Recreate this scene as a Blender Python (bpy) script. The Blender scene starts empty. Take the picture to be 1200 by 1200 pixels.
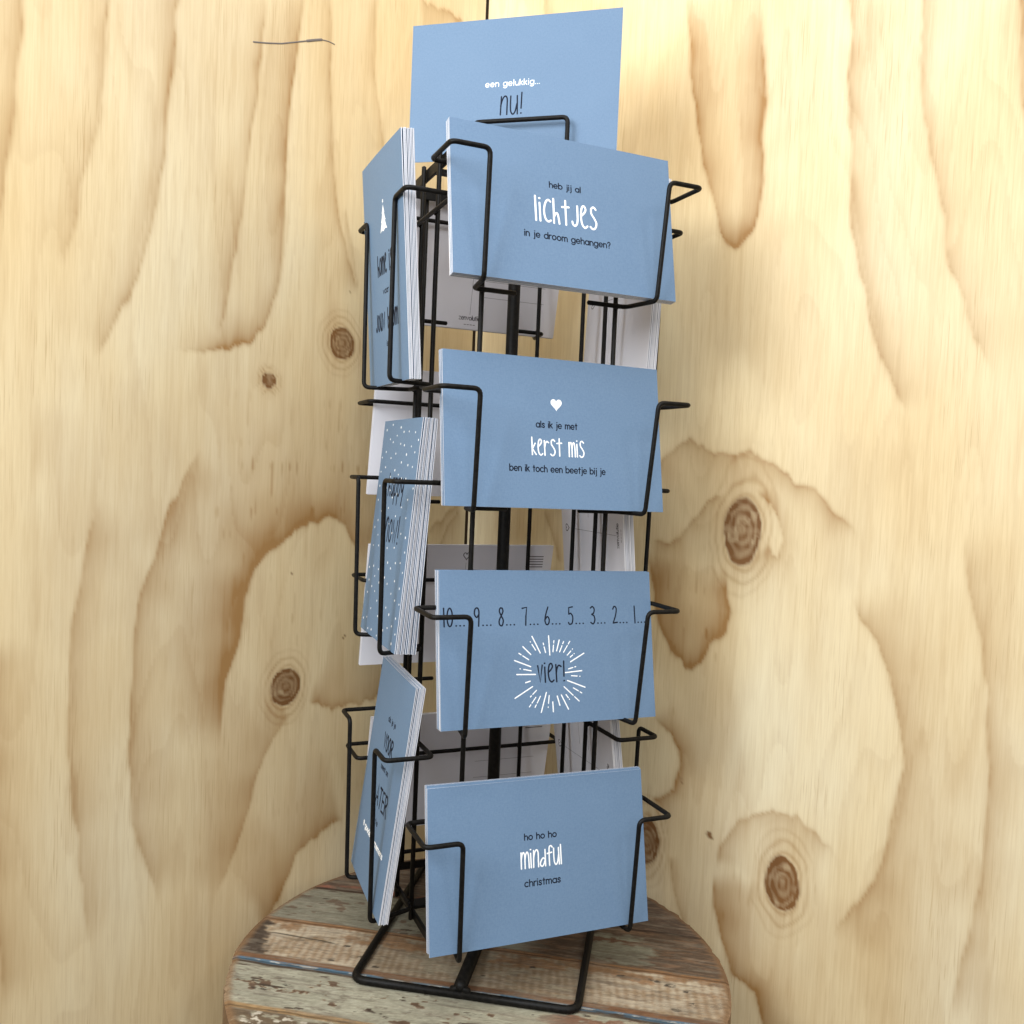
import bpy, bmesh, math, random
import numpy as np
from mathutils import Vector, Matrix

random.seed(7)
rng = np.random.default_rng(11)
SC = bpy.context.scene
COL = SC.collection
MM = 0.001

# ---------------------------------------------------------------- camera
cam_d = bpy.data.cameras.new('camera')
cam = bpy.data.objects.new('camera', cam_d)
COL.objects.link(cam)
cam_d.sensor_width = 36.0
cam_d.lens = 36.0 * 1060.0 / 1200.0
cam_d.clip_start = 0.01
cam_d.clip_end = 60.0
down = Vector((-0.043, 1.0, 0.047)).normalized()          # gravity seen in the camera (x right, y down, z ahead)
ahead = (Vector((0, 0, 1)) - down * down.z).normalized()
right = down.cross(ahead)
Wc = Matrix((right, ahead, -down))                          # camera axes -> world axes
cx, cy, cz = Wc.col[0], Wc.col[1], Wc.col[2]
R = Matrix((cx, -cy, -cz)).transposed()
cam.matrix_world = Matrix.Translation((0.005, -0.6247, 0.325)) @ R.to_4x4()
SC.camera = cam

# ---------------------------------------------------------------- light
w = bpy.data.worlds.new('World')
SC.world = w
w.use_nodes = True
_bg = w.node_tree.nodes['Background']
_bg.inputs['Strength'].default_value = 0.46
_tc = w.node_tree.nodes.new('ShaderNodeTexCoord')
_sep = w.node_tree.nodes.new('ShaderNodeSeparateXYZ')
_rmp = w.node_tree.nodes.new('ShaderNodeValToRGB')          # overcast dome: bright overhead, dimmer at the horizon
_rmp.color_ramp.elements[0].position = 0.0
_rmp.color_ramp.elements[0].color = (0.86, 0.89, 0.93, 1)
_rmp.color_ramp.elements[1].position = 0.75
_rmp.color_ramp.elements[1].color = (0.97, 0.99, 1.0, 1)
w.node_tree.links.new(_tc.outputs['Generated'], _sep.inputs[0])
w.node_tree.links.new(_sep.outputs['Z'], _rmp.inputs['Fac'])
w.node_tree.links.new(_rmp.outputs['Color'], _bg.inputs['Color'])

def area(name, loc, target, size, power, color):
    d = bpy.data.lights.new(name, 'AREA')
    d.shape = 'SQUARE'
    d.size = size
    d.energy = power
    d.color = color
    o = bpy.data.objects.new(name, d)
    o.location = loc
    o.rotation_euler = (Vector(target) - Vector(loc)).to_track_quat('-Z', 'Y').to_euler()
    COL.objects.link(o)
    return o

area('overhead_skylight', (0.0, -0.42, 1.38), (-0.03, 0.10, 0.35), 0.6, 7.6, (1.0, 0.995, 0.985))
area('left_fill', (-0.47, -0.64, 0.66), (-0.06, 0, 0.32), 0.4, 7.5, (0.90, 0.96, 1.0))  # fill lamp added at front left to brighten the left-side cards
area('front_skylight', (0.05, -1.35, 0.95), (0, 0, 0.33), 0.8, 10.0, (0.985, 0.995, 1.0))
area('right_skylight', (0.80, -0.95, 1.15), (0, 0, 0.30), 0.35, 2.6, (1.0, 1.0, 0.99))

SC.view_settings.view_transform = 'Standard'
SC.view_settings.look = 'None'
SC.view_settings.exposure = -0.12
SC.view_settings.gamma = 1.0
SC.view_settings.use_curve_mapping = False
SC.render.engine = 'CYCLES'
SC.cycles.max_bounces = 5
SC.cycles.diffuse_bounces = 4
SC.cycles.glossy_bounces = 2
SC.cycles.transmission_bounces = 0

# ---------------------------------------------------------------- materials
def mat(name, color, rough=0.6, spec=0.3):
    m = bpy.data.materials.new(name)
    m.use_nodes = True
    b = m.node_tree.nodes['Principled BSDF']
    b.inputs['Base Color'].default_value = (*color, 1)
    b.inputs['Roughness'].default_value = rough
    b.inputs['Specular IOR Level'].default_value = spec
    return m

def nodes(m):
    nt = m.node_tree
    return nt, nt.nodes['Principled BSDF'], nt.nodes.new, nt.links.new

def noise(nt, vec, scale, stretch=(1, 1, 1), detail=4, rough=0.55):
    mp = nt.nodes.new('ShaderNodeMapping')
    mp.inputs['Scale'].default_value = stretch
    nt.links.new(vec, mp.inputs['Vector'])
    n = nt.nodes.new('ShaderNodeTexNoise')
    n.inputs['Scale'].default_value = scale
    n.inputs['Detail'].default_value = detail
    n.inputs['Roughness'].default_value = rough
    nt.links.new(mp.outputs['Vector'], n.inputs['Vector'])
    return n.outputs['Fac']

def ramp(nt, fac, stops):
    r = nt.nodes.new('ShaderNodeValToRGB')
    e = r.color_ramp.elements
    while len(e) < len(stops):
        e.new(0.5)
    for i, (p, c) in enumerate(stops):
        e[i].position = p
        e[i].color = (*c, 1)
    nt.links.new(fac, r.inputs['Fac'])
    return r.outputs['Color']

def mix(nt, fac, a, b, mode='MIX'):
    n = nt.nodes.new('ShaderNodeMix')
    n.data_type = 'RGBA'
    n.blend_type = mode
    for sock, val in ((n.inputs[0], fac), (n.inputs[6], a), (n.inputs[7], b)):
        if hasattr(val, 'node'):
            nt.links.new(val, sock)
        elif isinstance(val, (int, float)):
            sock.default_value = val
        else:
            sock.default_value = (*val, 1)
    return n.outputs[2]

def math_node(nt, op, a, b=0.0):
    n = nt.nodes.new('ShaderNodeMath')
    n.operation = op
    for s, v in ((n.inputs[0], a), (n.inputs[1], b)):
        if hasattr(v, 'node'):
            nt.links.new(v, s)
        else:
            s.default_value = v
    return n.outputs[0]

def bump(nt, bsdf, height, strength, dist):
    n = nt.nodes.new('ShaderNodeBump')
    n.inputs['Strength'].default_value = strength
    n.inputs['Distance'].default_value = dist
    nt.links.new(height, n.inputs['Height'])
    nt.links.new(n.outputs['Normal'], bsdf.inputs['Normal'])

def card_material():
    m = mat('blue_card_print', (0.24, 0.38, 0.6), 0.55, 0.25)
    nt, b, new, link = nodes(m)
    tc = new('ShaderNodeTexCoord').outputs['Object']
    lin = noise(nt, tc, 1500, (1, 0.35, 1), 2)
    lin2 = noise(nt, tc, 1500, (0.35, 1, 1), 2)
    big = noise(nt, tc, 26, (1, 1, 1), 3)
    f = math_node(nt, 'ADD', math_node(nt, 'MULTIPLY', lin, 0.4), math_node(nt, 'MULTIPLY', lin2, 0.4))
    f = math_node(nt, 'ADD', f, math_node(nt, 'MULTIPLY', big, 0.2))
    c = ramp(nt, f, [(0.3, (0.117, 0.190, 0.298)), (0.7, (0.153, 0.236, 0.353))])
    oi = new('ShaderNodeObjectInfo').outputs['Random']
    c = mix(nt, math_node(nt, 'MULTIPLY', oi, 0.10), c, (0.10, 0.16, 0.26))
    link(c, b.inputs['Base Color'])
    bump(nt, b, f, 0.12, 0.0002)
    return m

M_BLUE = card_material()
M_PAPER = mat('white_card_stock', (0.715, 0.705, 0.755), 0.75, 0.2)
M_EDGE = mat('cut_card_edge', (0.76, 0.755, 0.79), 0.85, 0.1)
M_WHITE = mat('white_ink', (0.9, 0.9, 0.9), 0.6, 0.2)
M_DARK = mat('charcoal_ink', (0.010, 0.014, 0.026), 0.7, 0.1)
M_GREY = mat('grey_back_ink', (0.13, 0.12, 0.13), 0.7, 0.1)
M_SEAM = mat('pencil_graphite', (0.17, 0.15, 0.14), 0.5, 0.3)

def wire_material():
    m = mat('black_coated_wire', (0.004, 0.0037, 0.0034), 0.38, 0.14)
    nt, b, new, link = nodes(m)
    tc = new('ShaderNodeTexCoord').outputs['Object']
    n = noise(nt, tc, 420, (1, 1, 1), 3)
    c = ramp(nt, n, [(0.35, (0.0035, 0.0032, 0.003)), (0.72, (0.011, 0.0095, 0.008))])
    link(c, b.inputs['Base Color'])
    r = new('ShaderNodeMapRange')
    r.inputs['To Min'].default_value = 0.34
    r.inputs['To Max'].default_value = 0.6
    link(n, r.inputs['Value'])
    link(r.outputs[0], b.inputs['Roughness'])
    bump(nt, b, n, 0.25, 0.0002)
    return m

M_WIRE = wire_material()

def plywood_material():
    m = mat('pine_plywood', (0.7, 0.55, 0.33), 0.5, 0.3)
    nt, b, new, link = nodes(m)
    tc = new('ShaderNodeTexCoord').outputs['Object']
    att = new('ShaderNodeAttribute')
    att.attribute_name = 'grain'
    knot = new('ShaderNodeAttribute')
    knot.attribute_name = 'knot'
    fine = noise(nt, tc, 900, (1, 1, 0.035), 3, 0.6)
    fibre = noise(nt, tc, 260, (1, 1, 0.05), 4, 0.6)
    blotch = noise(nt, tc, 9, (1, 1, 0.45), 3)
    cloud = noise(nt, tc, 40, (1, 1, 0.25), 4)
    base = ramp(nt, blotch, [(0.30, (0.745, 0.575, 0.325)), (0.5, (0.79, 0.645, 0.40)), (0.70, (0.825, 0.715, 0.49))])
    base = mix(nt, math_node(nt, 'MULTIPLY', cloud, 0.16), base, (0.60, 0.42, 0.20))
    # fine fibres and small dark resin dashes
    fr = ramp(nt, fine, [(0.38, (0.80, 0.74, 0.66)), (0.6, (1, 1, 1))])
    base = mix(nt, 0.28, base, fr, 'MULTIPLY')
    fb = ramp(nt, fibre, [(0.34, (0.78, 0.70, 0.60)), (0.56, (1, 1, 1))])
    base = mix(nt, 0.2, base, fb, 'MULTIPLY')
    # crisp pores: short hairline dashes along the grain
    pore = noise(nt, tc, 1500, (1, 1, 0.022), 1, 0.5)
    patch = noise(nt, tc, 30, (1, 1, 0.4), 2)
    pr = math_node(nt, 'MULTIPLY', ramp(nt, pore, [(0.60, (0, 0, 0)), (0.70, (1, 1, 1))]), ramp(nt, patch, [(0.42, (0, 0, 0)), (0.66, (1, 1, 1))]))
    base = mix(nt, math_node(nt, 'MULTIPLY', pr, 0.42), base, (0.42, 0.26, 0.11))
    # late wood bands
    g = math_node(nt, 'MULTIPLY', att.outputs['Fac'], math_node(nt, 'ADD', 0.85, math_node(nt, 'MULTIPLY', fibre, 0.35)))
    base = mix(nt, g, base, (0.35, 0.185, 0.062))
    kc = mix(nt, cloud, (0.13, 0.055, 0.018), (0.25, 0.115, 0.038))
    base = mix(nt, knot.outputs['Fac'], base, kc)
    link(base, b.inputs['Base Color'])
    bump(nt, b, fine, 0.10, 0.0006)
    return m

M_PLY = plywood_material()

def tabletop_material():
    m = mat('worn_painted_planks', (0.3, 0.3, 0.26), 0.72, 0.25)
    nt, b, new, link = nodes(m)
    tc = new('ShaderNodeTexCoord').outputs['Object']
    att = new('ShaderNodeAttribute')
    att.attribute_name = 'paint'
    n1 = noise(nt, tc, 700, (0.25, 1, 1), 4, 0.65)
    n2 = noise(nt, tc, 180, (0.5, 1, 1), 5, 0.7)
    c = mix(nt, 0.75, att.outputs['Color'], ramp(nt, n1, [(0.3, (0.62, 0.58, 0.54)), (0.7, (1.12, 1.1, 1.08))]), 'MULTIPLY')
    c = mix(nt, 0.6, c, ramp(nt, n2, [(0.3, (0.66, 0.62, 0.58)), (0.6, (1.05, 1.05, 1.05))]), 'MULTIPLY')
    link(c, b.inputs['Base Color'])
    ht = new('ShaderNodeAttribute')
    ht.attribute_name = 'relief'
    h = math_node(nt, 'ADD', ht.outputs['Fac'], math_node(nt, 'MULTIPLY', n1, 0.35))
    bump(nt, b, h, 0.55, 0.0009)
    return m

M_TABLE = tabletop_material()

def floor_material():
    m = mat('grey_floor', (0.16, 0.15, 0.14), 0.85, 0.2)
    nt, b, new, link = nodes(m)
    tc = new('ShaderNodeTexCoord').outputs['Object']
    link(ramp(nt, noise(nt, tc, 14), [(0.3, (0.11, 0.105, 0.10)), (0.7, (0.2, 0.19, 0.18))]), b.inputs['Base Color'])
    return m

M_FLOOR = floor_material()
M_LEG = mat('dark_stained_wood', (0.09, 0.055, 0.03), 0.6, 0.3)

# ---------------------------------------------------------------- helpers
def link_obj(name, me, m=None, parent=None):
    if m is not None and not me.materials:
        me.materials.append(m)
    o = bpy.data.objects.new(name, me)
    COL.objects.link(o)
    if parent is not None:
        o.parent = parent
    return o

def tag(o, label=None, cat=None, group=None, kind=None):
    if label: o['label'] = label
    if cat: o['category'] = cat
    if group: o['group'] = group
    if kind: o['kind'] = kind
    return o

def fillet(pts, r, n=5):
    out = [Vector(pts[0])]
    for i in range(1, len(pts) - 1):
        p0, p1, p2 = Vector(pts[i - 1]), Vector(pts[i]), Vector(pts[i + 1])
        a, b = p0 - p1, p2 - p1
        t = min(r, a.length * 0.45, b.length * 0.45)
        a, b = p1 + a.normalized() * t, p1 + b.normalized() * t
        for k in range(n + 1):
            s = k / n
            out.append(a * (1 - s) ** 2 + p1 * 2 * s * (1 - s) + b * s ** 2)
    out.append(Vector(pts[-1]))
    return out

def sweep(bm, pts, r, sides=10, closed=False, flat=None):
    """tube along pts; flat=(normal, half thickness) makes an ink stroke pressed flat on a plane"""
    pts = [Vector(p) for p in pts]
    q = [pts[0]]
    for p in pts[1:]:
        if (p - q[-1]).length > 1e-7:
            q.append(p)
    pts = q
    n = len(pts)
    if n < 2:
        return
    def tangent(i):
        if closed:
            return (pts[(i + 1) % n] - pts[i - 1]).normalized()
        if i == 0: return (pts[1] - pts[0]).normalized()
        if i == n - 1: return (pts[-1] - pts[-2]).normalized()
        t = (pts[i + 1] - pts[i]).normalized() + (pts[i] - pts[i - 1]).normalized()
        return t.normalized() if t.length > 1e-6 else (pts[i + 1] - pts[i]).normalized()
    rings = []
    up = None
    seq = list(range(n))
    rows = []
    for i in seq:
        t = tangent(i)
        if flat is not None:
            up = flat[0]
        elif up is None:
            up = t.orthogonal().normalized()
        else:
            up = (up - t * up.dot(t))
            up = up.normalized() if up.length > 1e-6 else t.orthogonal().normalized()
        side = t.cross(up).normalized()
        rows.append((pts[i], t, up.copy(), side))
    def ring(p, up, side, k=1.0):
        vs = []
        for a in range(sides):
            an = 2 * math.pi * a / sides
            hu = flat[1] if flat is not None else r
            vs.append(bm.verts.new(p + side * (math.cos(an) * r * k) + up * (math.sin(an) * hu * k)))
        return vs
    if not closed:
        p, t, u, s = rows[0]
        cap = r * (0.9 if flat is not None else 0.5)
        rings.append(ring(p - t * cap, u, s, 0.35 if flat is None else 0.45))
        if flat is not None: rings.append(ring(p - t * cap * 0.6, u, s, 0.82))
    for p, t, u, s in rows:
        rings.append(ring(p, u, s))
    if not closed:
        p, t, u, s = rows[-1]
        if flat is not None: rings.append(ring(p + t * cap * 0.6, u, s, 0.82))
        rings.append(ring(p + t * cap, u, s, 0.35 if flat is None else 0.45))
    m = len(rings)
    for i in range(m if closed else m - 1):
        a, b = rings[i], rings[(i + 1) % m]
        for k in range(sides):
            bm.faces.new((a[k], a[(k + 1) % sides], b[(k + 1) % sides], b[k]))
    if not closed:
        bm.faces.new(rings[0][::-1])
        bm.faces.new(rings[-1])

def bm_mesh(name, bm, smooth=True):
    bmesh.ops.recalc_face_normals(bm, faces=bm.faces)
    me = bpy.data.meshes.new(name)
    bm.to_mesh(me)
    bm.free()
    if smooth:
        for p in me.polygons:
            p.use_smooth = True
    return me

def tube_obj(name, pts, r, parent, m=None, closed=False, fr=0.0035, sides=12, extra=None):
    bm = bmesh.new()
    sweep(bm, fillet(pts, fr) if fr else pts, r, sides, closed)
    if extra: extra(bm)
    return link_obj(name, bm_mesh(name, bm), m or M_WIRE, parent)

def box(bm, lo, hi, mtx=None, bevel=0.0):
    r = bmesh.ops.create_cube(bm, size=1.0)
    vs = r['verts']
    for v in vs:
        v.co = Vector([lo[i] + (v.co[i] + 0.5) * (hi[i] - lo[i]) for i in range(3)])
    if bevel:
        es = list({e for v in vs for e in v.link_edges})
        g = bmesh.ops.bevel(bm, geom=es, offset=bevel, segments=2, affect='EDGES', clamp_overlap=True)
        vs = list({v for f in g['faces'] for v in f.verts} | {v for v in vs if v.is_valid})
    if mtx is not None:
        for v in vs:
            v.co = mtx @ v.co

def vnoise(x, y, seed=0):
    """smooth value noise on numpy arrays, 0..1"""
    r = np.random.default_rng(seed)
    tab = r.random((64, 64))
    xi, yi = np.floor(x).astype(int), np.floor(y).astype(int)
    fx, fy = x - xi, y - yi
    fx, fy = fx * fx * (3 - 2 * fx), fy * fy * (3 - 2 * fy)
    g = lambda a, b: tab[a % 64, b % 64]
    return ((g(xi, yi) * (1 - fx) + g(xi + 1, yi) * fx) * (1 - fy)
            + (g(xi, yi + 1) * (1 - fx) + g(xi + 1, yi + 1) * fx) * fy)

def fbm(x, y, seed=0, oct=4):
    s, a, t = 0, 1.0, 0
    for i in range(oct):
        s = s + a * vnoise(x * 2 ** i, y * 2 ** i, seed + i)
        t += a
        a *= 0.55
    return s / t

def sstep(a, b, x):
    t = np.clip((x - a) / (b - a), 0, 1)
    return t * t * (3 - 2 * t)

# ---------------------------------------------------------------- plywood corner (positions in mm on each sheet: along the sheet, height over the table)
CORNER = np.array([-35.7, 196.3])
DIR_L = np.array([-0.60346823, -0.79738705])
DIR_R = np.array([0.79738705, -0.60346823])

GRAIN_LEFT = [
  ([(236, 649), (239, 602), (243, 567), (248, 525), (252, 484), (258, 438), (269, 390)], 0.45, 5),
  ([(202, 664), (208, 626), (210, 602), (214, 571), (216, 535), (216, 505), (216, 469), (221, 438), (229, 416), (243, 405), (262, 397), (300, 392)], 0.65, 7),
  ([(180, 674), (177, 626), (174, 584), (171, 542), (165, 512), (153, 476), (143, 452)], 0.45, 4),
  ([(135, 694), (132, 644), (131, 612), (125, 587), (120, 569)], 0.35, 4),
  ([(158, 520), (150, 483), (143, 455)], 0.25, 3),
  ([(256, 120), (254, 169), (243, 201), (239, 227), (230, 248), (208, 265), (185, 277), (164, 283), (147, 276), (135, 259), (130, 242)], 0.75, -20),
  ([(195, 137), (214, 119), (224, 96), (231, 73), (240, 51), (256, 20)], 0.5, 16),
  ([(178, 142), (164, 137), (145, 133), (122, 132), (103, 134), (88, 142)], 0.6, -14),
  ([(139, 44), (154, 39), (173, 33), (187, 24), (194, 10), (204, -7), (220, -16)], 0.6, 25),
  ([(53, 267), (32, 279), (9, 292)], 0.4, 6),
  ([(39, 248), (33, 262), (22, 276), (9, 285)], 0.4, 6),
  ([(88, 701), (57, 707), (29, 705)], 0.5, 10),
  # beyond the left edge of the photograph
  ([(300, 640), (304, 560), (312, 480), (330, 420), (352, 380)], 0.5, 6),
  ([(345, 620), (352, 520), (371, 430)], 0.4, 5),
  ([(395, 600), (399, 500), (413, 400), (430, 300)], 0.5, 8),
  ([(440, 560), (452, 440), (470, 300)], 0.4, 6),
  ([(275, 330), (297, 290), (318, 230), (324, 160), (318, 90), (300, 30)], 0.5, -12),
  ([(345, 300), (362, 220), (360, 120), (345, 20)], 0.45, -9),
  ([(400, 220), (404, 120), (396, 0)], 0.4, -8),
]
GRAIN_RIGHT = [
  ([(195, 698), (200, 659), (204, 633), (207, 614), (211, 588), (218, 561), (228, 528), (234, 508), (241, 498), (248, 495), (254, 502), (260, 510), (264, 526), (264, 559), (262, 596), (258, 633), (252, 682)], 0.7, 9),
  ([(184, 323), (198, 337), (208, 349), (218, 356), (226, 349), (237, 344), (254, 343), (259, 345)], 0.55, -9),
  ([(255, 342), (263, 346), (280, 336), (295, 326), (318, 316), (345, 290)], 0.5, -7),
  ([(250, 317), (235, 306), (222, 291), (212, 277), (202, 271), (188, 274)], 0.55, 5),
  ([(271, 318), (282, 308), (290, 297), (295, 282), (293, 271), (288, 269), (283, 278)], 0.5, 5),
  ([(184, 269), (191, 246), (197, 224), (206, 201), (217, 186), (230, 181), (237, 186), (242, 197), (253, 212), (257, 228), (254, 244), (252, 262)], 0.75, 14),
  ([(198, 140), (214, 126), (222, 114), (224, 102), (220, 84), (209, 74), (198, 69)], 0.6, 7),
  ([(258, 37), (260, 52), (270, 67), (282, 80), (298, 86), (316, 86), (345, 70)], 0.45, -8),
  ([(255, 31), (259, 6), (266, -18), (276, -41), (293, -50), (299, -70), (303, -94)], 0.75, 14),
  ([(217, 33), (222, 14), (228, -4), (236, -19)], 0.45, 3),
  ([(63, 736), (62, 715), (67, 692)], 0.35, 6),
  ([(87, 290), (93, 276), (100, 258), (103, 248)], 0.4, 4),
  ([(115, 708), (120, 666), (121, 604)], 0.15, 8),
  # beyond the right edge of the photograph
  ([(318, 700), (322, 600), (331, 500), (350, 420), (372, 370)], 0.5, 8),
  ([(362, 700), (370, 580), (392, 470), (420, 400)], 0.4, 6),
  ([(420, 680), (428, 560), (450, 450)], 0.5, 8),
  ([(345, 250), (372, 200), (384, 140), (372, 60), (345, 10)], 0.5, 12),
  ([(410, 300), (432, 200), (436, 90), (420, -20)], 0.4, 8),
]
KNOTS_LEFT = [(156.6, 415.9, 13.1, 11.7, 0.9), (223.7, 380.3, 5.9, 5.4, 0.9), (200.1, 157.4, 13.7, 13.5, 0.75)]
KNOTS_RIGHT = [(263.4, 288.0, 14.2, 25.0, 0.72), (198.4, 37.3, 11.1, 18.3, 0.85), (308.1, 37.0, 12.8, 19.0, 0.8)]
SPECKS_RIGHT = [(250.3, 56.8, 2.0), (224.9, 93.0, 0.9), (226, 91, 0.6), (252, 55, 1.1)]
SPECKS_LEFT = [(145.3, 186.9, 0.8), (143.5, 188.5, 0.6), (197.8, 241.0, 0.6), (150, 455, 0.7), (120, 40, 0.9)]

def build_sheet(name, direction, outward, s_min, s_max, grain, knots, specks, seed, fine_s, z0, z1, streaks):
    """one plywood sheet: a fine grid on its face (carries the growth-ring attributes) and a 12 mm thick body"""
    step = 1.7
    s = np.concatenate([np.arange(s_min, fine_s, step), np.linspace(fine_s, s_max, 40)])
    z = np.concatenate([np.linspace(-740, z0, 24, endpoint=False), np.arange(z0, z1, step), np.linspace(z1, 900, 30)])
    S, Z = np.meshgrid(s, z, indexing='xy')
    # wobble so that drawn lines are not ruler-clean
    Sw = S + 3.2 * (fbm(S / 22, Z / 30, seed, 3) - 0.5) * 2
    Zw = Z + 5.0 * (fbm(S / 7 + 9, Z / 60, seed + 5, 3) - 0.5) * 2
    g = np.zeros_like(S)
    for pts, amp, wd in grain:
        P = np.array(pts, float)
        best = np.full(S.shape, 1e9)
        sgn = np.zeros_like(S)
        par = np.zeros_like(S)
        L = len(P) - 1
        for i in range(L):
            a, b = P[i], P[i + 1]
            d = b - a
            l2 = d @ d
            t = np.clip(((Sw - a[0]) * d[0] + (Zw - a[1]) * d[1]) / l2, 0, 1)
            qx, qy = Sw - (a[0] + t * d[0]), Zw - (a[1] + t * d[1])
            dist = np.hypot(qx, qy)
            c = d[0] * (Zw - a[1]) - d[1] * (Sw - a[0])
            m = dist < best
            best = np.where(m, dist, best)
            sgn = np.where(m, np.sign(c), sgn)
            par = np.where(m, (i + t) / L, par)
        e = best * sgn * np.sign(wd)
        W = abs(wd)
        prof = np.where(e >= 0, 0.50 * np.exp(-(best / (W * 1.5)) ** 1.3) + 0.28 * np.exp(-best / (W * 0.2)) + 0.22 * np.exp(-best / (W * 4.0)), np.exp(-best / 1.3))
        endf = sstep(-0.02, 0.10, par) * sstep(1.02, 0.90, par)
        g = np.maximum(g, 1.12 * amp * prof * endf * (0.7 + 0.6 * vnoise(S / 25, Z / 18, seed + 3))) + 0.12 * amp * prof * endf
    # faint growth rings everywhere: contours of a stretched field
    fld = fbm(S / 75, Z / 420, seed + 20, 3) * 9 + fbm(S / 30, Z / 200, seed + 23, 2) * 1.5
    fr = fld - np.floor(fld)
    g += 0.10 * sstep(0.55, 1.0, fr) * (1 - sstep(0.97, 1.0, fr))
    # broad honey-coloured zones between the rings
    zone = fbm(S / 85 + 5, Z / 150 + 2, seed + 27, 4)
    g += 0.14 * sstep(0.50, 0.66, zone) * (0.7 + 0.6 * vnoise(S / 2.2, Z / 45, seed + 29))
    # short dark resin dashes
    d1 = vnoise(S / 1.3, Z / 16, seed + 31)
    amt = np.zeros_like(S) + 0.06
    for (sc, zc, sw, zw, a) in streaks:
        amt += a * np.exp(-((S - sc) / sw) ** 2 - ((Z - zc) / zw) ** 2)
        g += 0.30 * a * np.exp(-((S - sc) / sw) ** 2 - ((Z - zc) / zw) ** 2)
    g += sstep(0.80, 0.97, d1) * amt
    k = np.zeros_like(S)
    for (ks, kz, rx, ry, a) in knots:
        wob = 1 + 0.24 * (fbm(S / 11 + ks, Z / 11, seed + 40, 3) - 0.5)
        r = np.hypot((S - ks) / rx, (Z - kz) / ry) * wob
        core = sstep(1.06, 0.94, r)
        rings = 0.5 + 0.5 * np.cos(r * 2 * np.pi * 3.2 + 2.5 * fbm(S / 6, Z / 6, seed + 44, 2))
        k = np.maximum(k, core * np.minimum(1.0, a * 1.3) * (0.80 + 0.26 * rings + 0.25 * sstep(0.72, 1.0, r) - 0.25 * sstep(0.62, 0.75, fbm(S / 5 + kz, Z / 7, seed + 60, 3))) * (0.8 + 0.3 * vnoise(S / 4, Z / 4, seed + 47)))
        k = np.maximum(k, 0.75 * sstep(0.16, 0.05, r))
        # halo: flowing rings round the knot
        hr = 0.02 + np.hypot((S - ks) / rx, (Z - kz) / (ry * 1.15)) * (1 + 0.22 * (fbm(S / 20 + 3, Z / 20, seed + 50, 2) - 0.5))
        ring2 = 0.5 + 0.5 * np.cos(hr * 2 * np.pi * 2.6 + 4 * fbm(S / 14, Z / 14, seed + 53, 2))
        g += sstep(2.4, 1.05, hr) * (1 - core) * (0.14 + 0.34 * ring2 ** 3)
    for (ps, pz, r) in specks:
        k = np.maximum(k, 0.95 * sstep(1.6, 0.7, np.hypot(S - ps, Z - pz) / r))
    g = np.clip(g, 0, 1)
    nx, nz = len(s), len(z)
    co = np.zeros((nz, nx, 3))
    co[..., 0] = (CORNER[0] + S * direction[0]) * MM
    co[..., 1] = (CORNER[1] + S * direction[1]) * MM
    co[..., 2] = Z * MM
    idx = np.arange(nx * nz).reshape(nz, nx)
    quads = np.stack([idx[:-1, :-1], idx[:-1, 1:], idx[1:, 1:], idx[1:, :-1]], -1).reshape(-1, 4)
    if (direction[0] * outward[1] - direction[1] * outward[0]) > 0:      # face normal towards the room
        quads = quads[:, ::-1]
    V = co.reshape(-1, 3)
    # body behind the face
    edge = np.concatenate([idx[0, :], idx[1:, -1], idx[-1, -2::-1], idx[-2:0:-1, 0]])
    back = V[edge].copy()
    back[:, 0] += outward[0] * 0.012
    back[:, 1] += outward[1] * 0.012
    nb = len(edge)
    b0 = len(V)
    V = np.concatenate([V, back])
    faces = quads.tolist()
    for i in range(nb):
        j = (i + 1) % nb
        faces.append([int(edge[i]), int(edge[j]), b0 + j, b0 + i])
    faces.append([b0 + i for i in range(nb)])
    me = bpy.data.meshes.new(name)
    me.from_pydata(V.tolist(), [], faces)
    me.update()
    for nm, arr in (('grain', g), ('knot', k)):
        at = me.attributes.new(nm, 'FLOAT', 'POINT')
        full = np.zeros(len(V), dtype=np.float32)
        full[:b0] = arr.reshape(-1)
        at.data.foreach_set('value', full)
    o = link_obj(name, me, M_PLY)
    return o

wl = build_sheet('plywood_wall', DIR_L, np.array([-0.797, 0.603]), 2.4, 620, GRAIN_LEFT, KNOTS_LEFT, SPECKS_LEFT, 100, 455, -90, 715,
                 [(170, 330, 70, 45, 0.35), (190, 210, 30, 30, 0.22), (240, 290, 30, 40, 0.25), (40, 290, 30, 40, 0.15), (150, 60, 60, 40, 0.15)])
tag(wl, 'pale pine plywood wall panel left of the corner seam, with three round knots and a pencil line', 'wall')
wr = build_sheet('plywood_wall', DIR_R, np.array([0.603, 0.797]), 1.4, 760, GRAIN_RIGHT, KNOTS_RIGHT, SPECKS_RIGHT, 300, 500, -100, 745,
                 [(225, 225, 22, 45, 0.25), (250, 200, 10, 30, 0.2), (200, 150, 20, 30, 0.2), (290, 20, 40, 50, 0.12)])
tag(wr, 'pine plywood wall panel right of the corner seam, with a tall oval knot beside the rack', 'wall')
bm = bmesh.new()
box(bm, (-0.03, -0.025, -0.73), (0.03, 0.025, 0.89), Matrix.Translation(Vector((-35.7 - 4.8, 196.3 + 44, 0)) * MM) @ Matrix.Rotation(math.radians(8), 4, 'Z'), bevel=0.002)  # unseen backing added behind the seam to stop light and keep the gap dark
tag(link_obj('seam_backing', bm_mesh('seam_backing', bm, False), M_LEG), 'added dark batten behind the gap between the two plywood panels', 'backing')
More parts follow.
